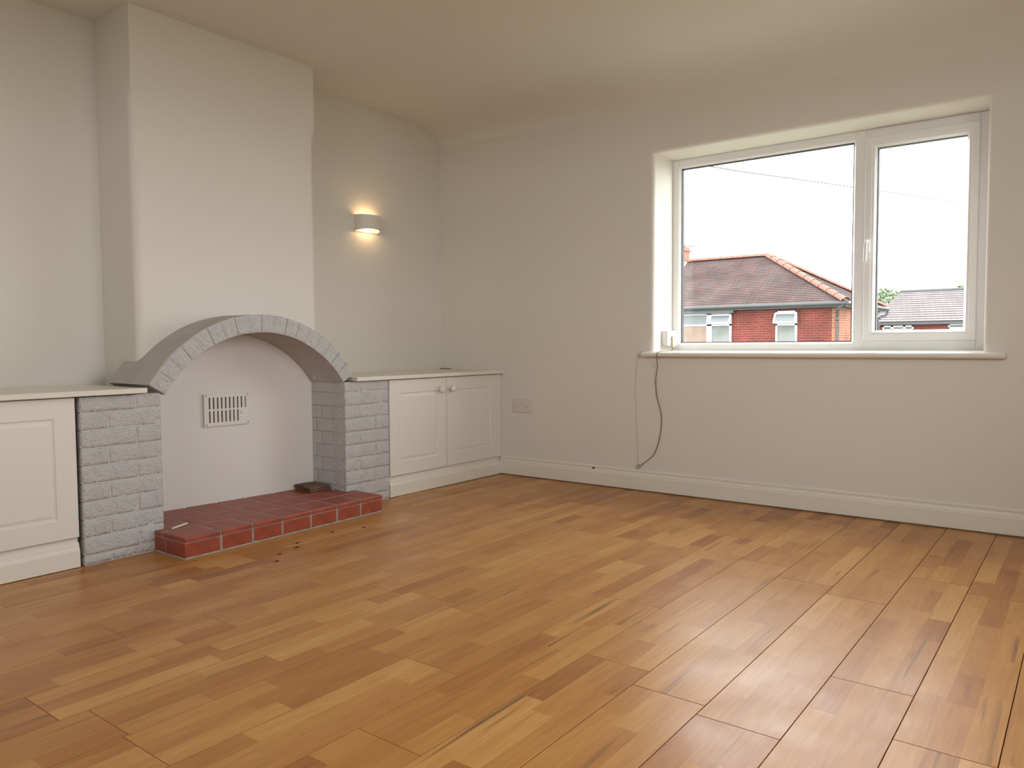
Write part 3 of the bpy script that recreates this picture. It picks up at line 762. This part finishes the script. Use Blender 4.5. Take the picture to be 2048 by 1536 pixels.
mb = MB(); mb.box(HL, EX+.02, HD-.02, HD+.03, EZ-.15, EZ-.01); mb.box(EX-.03, EX+.02, HD, EY1, EZ-.15, EZ-.01); mb.box(HL, EX, HD+.02, wy+.02, EZ-.15, EZ-.12); mb.box(wx-.05, EX, HD+.02, EY1-.02, EZ-.15, EZ-.12)
mb.build('fascia', M['fascia'], h1)
mb = MB(); mb.tube([(HL, HD-.07, EZ-.05), (EX+.05, HD-.07, EZ-.05)], .055, 8); mb.tube([(EX+.07, HD-.07, EZ-.05), (EX+.07, EY1+.1, EZ-.05)], .055, 8); mb.build('gutter', M['fascia'], h1)
mb = MB(); mb.tube(bez([(EX-.02, HD-.07, EZ-.1), (wx+.02, HD+.0, EZ-.22), (wx-.04, wy-.05, EZ-.35), (wx-.04, wy-.05, EZ-.6)], 4)+[Vector((wx-.04, wy-.05, GZ))], .04, 8); mb.build('drainpipe', M['fascia'], h1)
mb = MB(); mb.tube(bez([(EX+.07, EY1+.05, EZ-.08), (EX+.05, EY1-.02, EZ-.25), (wx+.06, EY1-.32, EZ-.40), (wx+.06, EY1-.32, EZ-.6)], 4)+[Vector((wx+.06, EY1-.32, GZ))], .045, 8); mb.build('drainpipe', M['fascia'], h1)
def hwin(parent, x0, x1, z0, z1, y, bars, open_top=None, fr=.055, transom=None, glassm='hglass'):
    """casement: bars are x positions of mullions"""
    mb = MB(); mb.box(x0, x0+fr, y-.03, y+.05, z0, z1).box(x1-fr, x1, y-.03, y+.05, z0, z1).box(x0, x1, y-.03, y+.05, z1-fr, z1).box(x0, x1, y-.06, y+.05, z0, z0+fr)
    for b, w in bars: mb.box(b-w/2, b+w/2, y-.03, y+.05, z0, z1)
    if transom: mb.box(x0, x1, y-.03, y+.05, transom-fr*.5, transom+fr*.5)
    w = mb.build('window', M['hwhite'], parent)
    xsx = [x0]+[b for b, _ in bars]+[x1]; zsz = [z0]+([transom] if transom else [])+[z1]; ci = 0
    for a, b in zip(xsx, xsx[1:]):
        for c, d in zip(zsz, zsz[1:]):
            gm = glassm[ci % len(glassm)] if isinstance(glassm, tuple) else glassm; ci += 1
            MB().box(a+.01, b-.01, y+.005, y+.012, c+.01, d-.01).build('pane', M[gm], w)
    if open_top:
        for (a, b) in open_top:
            # top-hung vent swung outwards
            zt = z1-.03; ln = zt-transom; an = math.radians(32); f2 = .05
            def P(u, v, t): return (a+u*(b-a), y-.035-math.sin(an)*ln*(1-v)-t*math.cos(an), zt-math.cos(an)*ln*(1-v)+t*math.sin(an)*-1)
            V = []; fu, fv = f2/(b-a), f2/ln
            mb = MB()
            for (u0, u1, v0, v1) in ((0, fu, 0, 1), (1-fu, 1, 0, 1), (0, 1, 0, fv), (0, 1, 1-fv, 1)):
                q = [P(u0, v0, 0), P(u1, v0, 0), P(u1, v1, 0), P(u0, v1, 0)]; q2 = [P(u0, v0, .04), P(u1, v0, .04), P(u1, v1, .04), P(u0, v1, .04)]
                mb.rings([q, q2], True, True, True)
            c = mb.build('vent_casement', M['hwhite'], parent)
            mb = MB(); mb.quad(P(fu, fv, .02), P(1-fu, fv, .02), P(1-fu, 1-fv, .02), P(fu, 1-fv, .02)); mb.build('pane', M['hglass'], c)
    return w
hwin(h1, -4.29, -3.64, .55, 1.86, wy-.04, [], [(-4.31, -3.62)], transom=1.44, glassm=('curtain', 'hglass'))
hwin(h1, -9.1, -5.735, .45, 1.86, wy-.04, [(-7.85, .10), (-6.48, .18)], [(-6.42, -5.70)], transom=1.47, glassm=('hglass', 'hglass', 'brownroom', 'hglass', 'curtain', 'hglass'))
MB().box(-9.2, -5.6, HD-.02, wy, EZ-.24, EZ-.14).build('soffit_board', M['fascia'], h1)
# chimney with pot, flashing and aerial
ch = MB(); ch.box(-9.5, -8.50, RY-.35, RY+.35, RZ-.8, 4.46).box(-9.55, -8.45, RY-.4, RY+.4, 4.30, 4.38); co = ch.build('chimney', M['hbrick_orange_lit'], h1)
MB().tube([(-8.72, RY, 4.46), (-8.72, RY, 4.85), (-8.72, RY, 4.87)], [.09, .08, .10], 10).build('chimney_pot', M['ridge'], co)
MB().box(-9.6, -8.40, RY-.42, RY+.42, RZ-.45, RZ-.02).build('flashing', M['hwhite'], co)
mb = MB(); mb.tube([(-8.44, RY-.4, 4.15), (-8.44, RY-.4, 4.55)], .02, 6); mb.tube([(-8.5, RY-.42, 4.44), (-8.02, RY-.42, 4.40)], .015, 6)
for q in range(6): mb.tube([(-8.45+q*.085, RY-.56, 4.44-q*.007), (-8.45+q*.085, RY-.28, 4.44-q*.007)], .01, 5); mb.tube([(-8.45+q*.085, RY-.42, 4.35-q*.007), (-8.45+q*.085, RY-.42, 4.52-q*.007)], .01, 5)
mb.build('aerial', M['fascia'], h1)
# --- second house further off, grey-brown roof
D2 = 36.0; s2 = 36/34.
h2 = empty('grey_roofed_house', (-1, 40, GZ)); tag(h2, 'distant brick house with greyish pink tiled roof seen through the sash', 'house')
e2 = 1.83; x2l, x2r = -4.95, 4.5
MB().box(x2l+.1, x2r, D2+.25, D2+7.75, GZ, e2-.05).build('wall', M['hbrick'], h2)
roofplane('roof', [(x2l, D2, e2), (x2r, D2, e2), (x2r, D2+4, 3.46), (-4.42, D2+4, 3.46)], M['rooftile2'], h2, 14, .03)
roofplane('roof', [(x2r, D2+8, e2), (x2l, D2+8, e2), (-4.42, D2+4, 3.46), (x2r, D2+4, 3.46)], M['rooftile2'], h2, 14, .03)
roofplane('roof', [(x2l, D2+8, e2), (x2l, D2, e2), (-4.42, D2+4, 3.46), (-4.42, D2+4, 3.46)], M['rooftile2'], h2, 14, .03)
MB().box(x2l, x2r, D2-.02, D2+.28, e2-.14, e2-.02).build('fascia', M['fascia'], h2)
mb = MB(); mb.tube([(-4.42, D2+4, 3.47), (x2r, D2+4, 3.47)], .10, 8); mb.build('ridge_cap', M['fascia'], h2)
def B2(x): return (x-3.72)*(D2+.2+4.06)/(34+4.06)+3.72
hwin(h2, B2(-4.02), B2(-2.75), .7, 1.66, D2+.20, [(B2(-3.62), .1), (B2(-3.12), .1)], None, fr=.07, transom=1.45)
MB().box(B2(-3.58), B2(-3.16), D2+.175, D2+.18, .7, 1.62).build('curtain', M['curtain'], h2)
hwin(h2, B2(-1.40), B2(-.3), .7, 1.70, D2+.20, [], None, fr=.07, transom=1.50)
MB().cbox(B2(-2.35), B2(-2.05), D2+.08, D2+.25, 1.20, 1.40, .02).build('wall_box', M['hwhite'], h2)
# chimney behind, right of the sash
MB().box(-.95, -.2, D2+3.7, D2+4.3, 3.2, 3.85).build('chimney', M['hbrick_orange_lit'], h2)

def tree(x, y, ztop, rad, label, seed):
    rnd = random.Random(seed); t = empty('garden_tree', (x, y, GZ)); tag(t, label, 'tree', 'trees behind the houses')
    MB().tube([(x, y, GZ), (x+.1, y, ztop-rad*1.2)], [.22, .1], 8).build('trunk', M['bark'], t)
    V = []; F = []
    for i in range(2600):
        d = Vector((rnd.gauss(0, 1), rnd.gauss(0, 1), rnd.gauss(0, 1))).normalized()*rad*rnd.uniform(.45, 1)**.5
        c = Vector((x, y, ztop-rad))+d*(1+.25*noise.noise(d*1.3+Vector((seed, 0, 0))))
        a = Vector((rnd.uniform(-1, 1), rnd.uniform(-1, 1), rnd.uniform(-1, 1))).normalized(); b = a.orthogonal().normalized(); s = rnd.uniform(.06, .14)
        n = len(V); V += [c-a*s, c+b*s*.5, c+a*s, c-b*s*.5]; F.append((n, n+1, n+2, n+3))
    o = mesh('foliage', V, F, M['leaf'], t); o['kind'] = 'stuff'
tree(-6.35, 46.0, 4.05, 1.35, 'green leafy tree showing between the two houses outside', 3)
tree(-2.1, 46.0, 4.10, 1.1, 'green treetop just above the ridge of the grey-roofed house', 5)
wr = MB(); P0, P1 = Vector((.729, 10, 3.416)), Vector((1.602, 14, 3.67)); dd = P1-P0
wr.tube([P0-dd*2.2+Vector((0, 0, .1)), P0-dd, P0, P0+dd*.5-Vector((0, 0, .01)), P1, P1+dd*3], .0078, 6)
tag(wr.build('overhead_wire', M['fascia']), 'thin overhead wire crossing the sky behind the sash pane', 'wire')
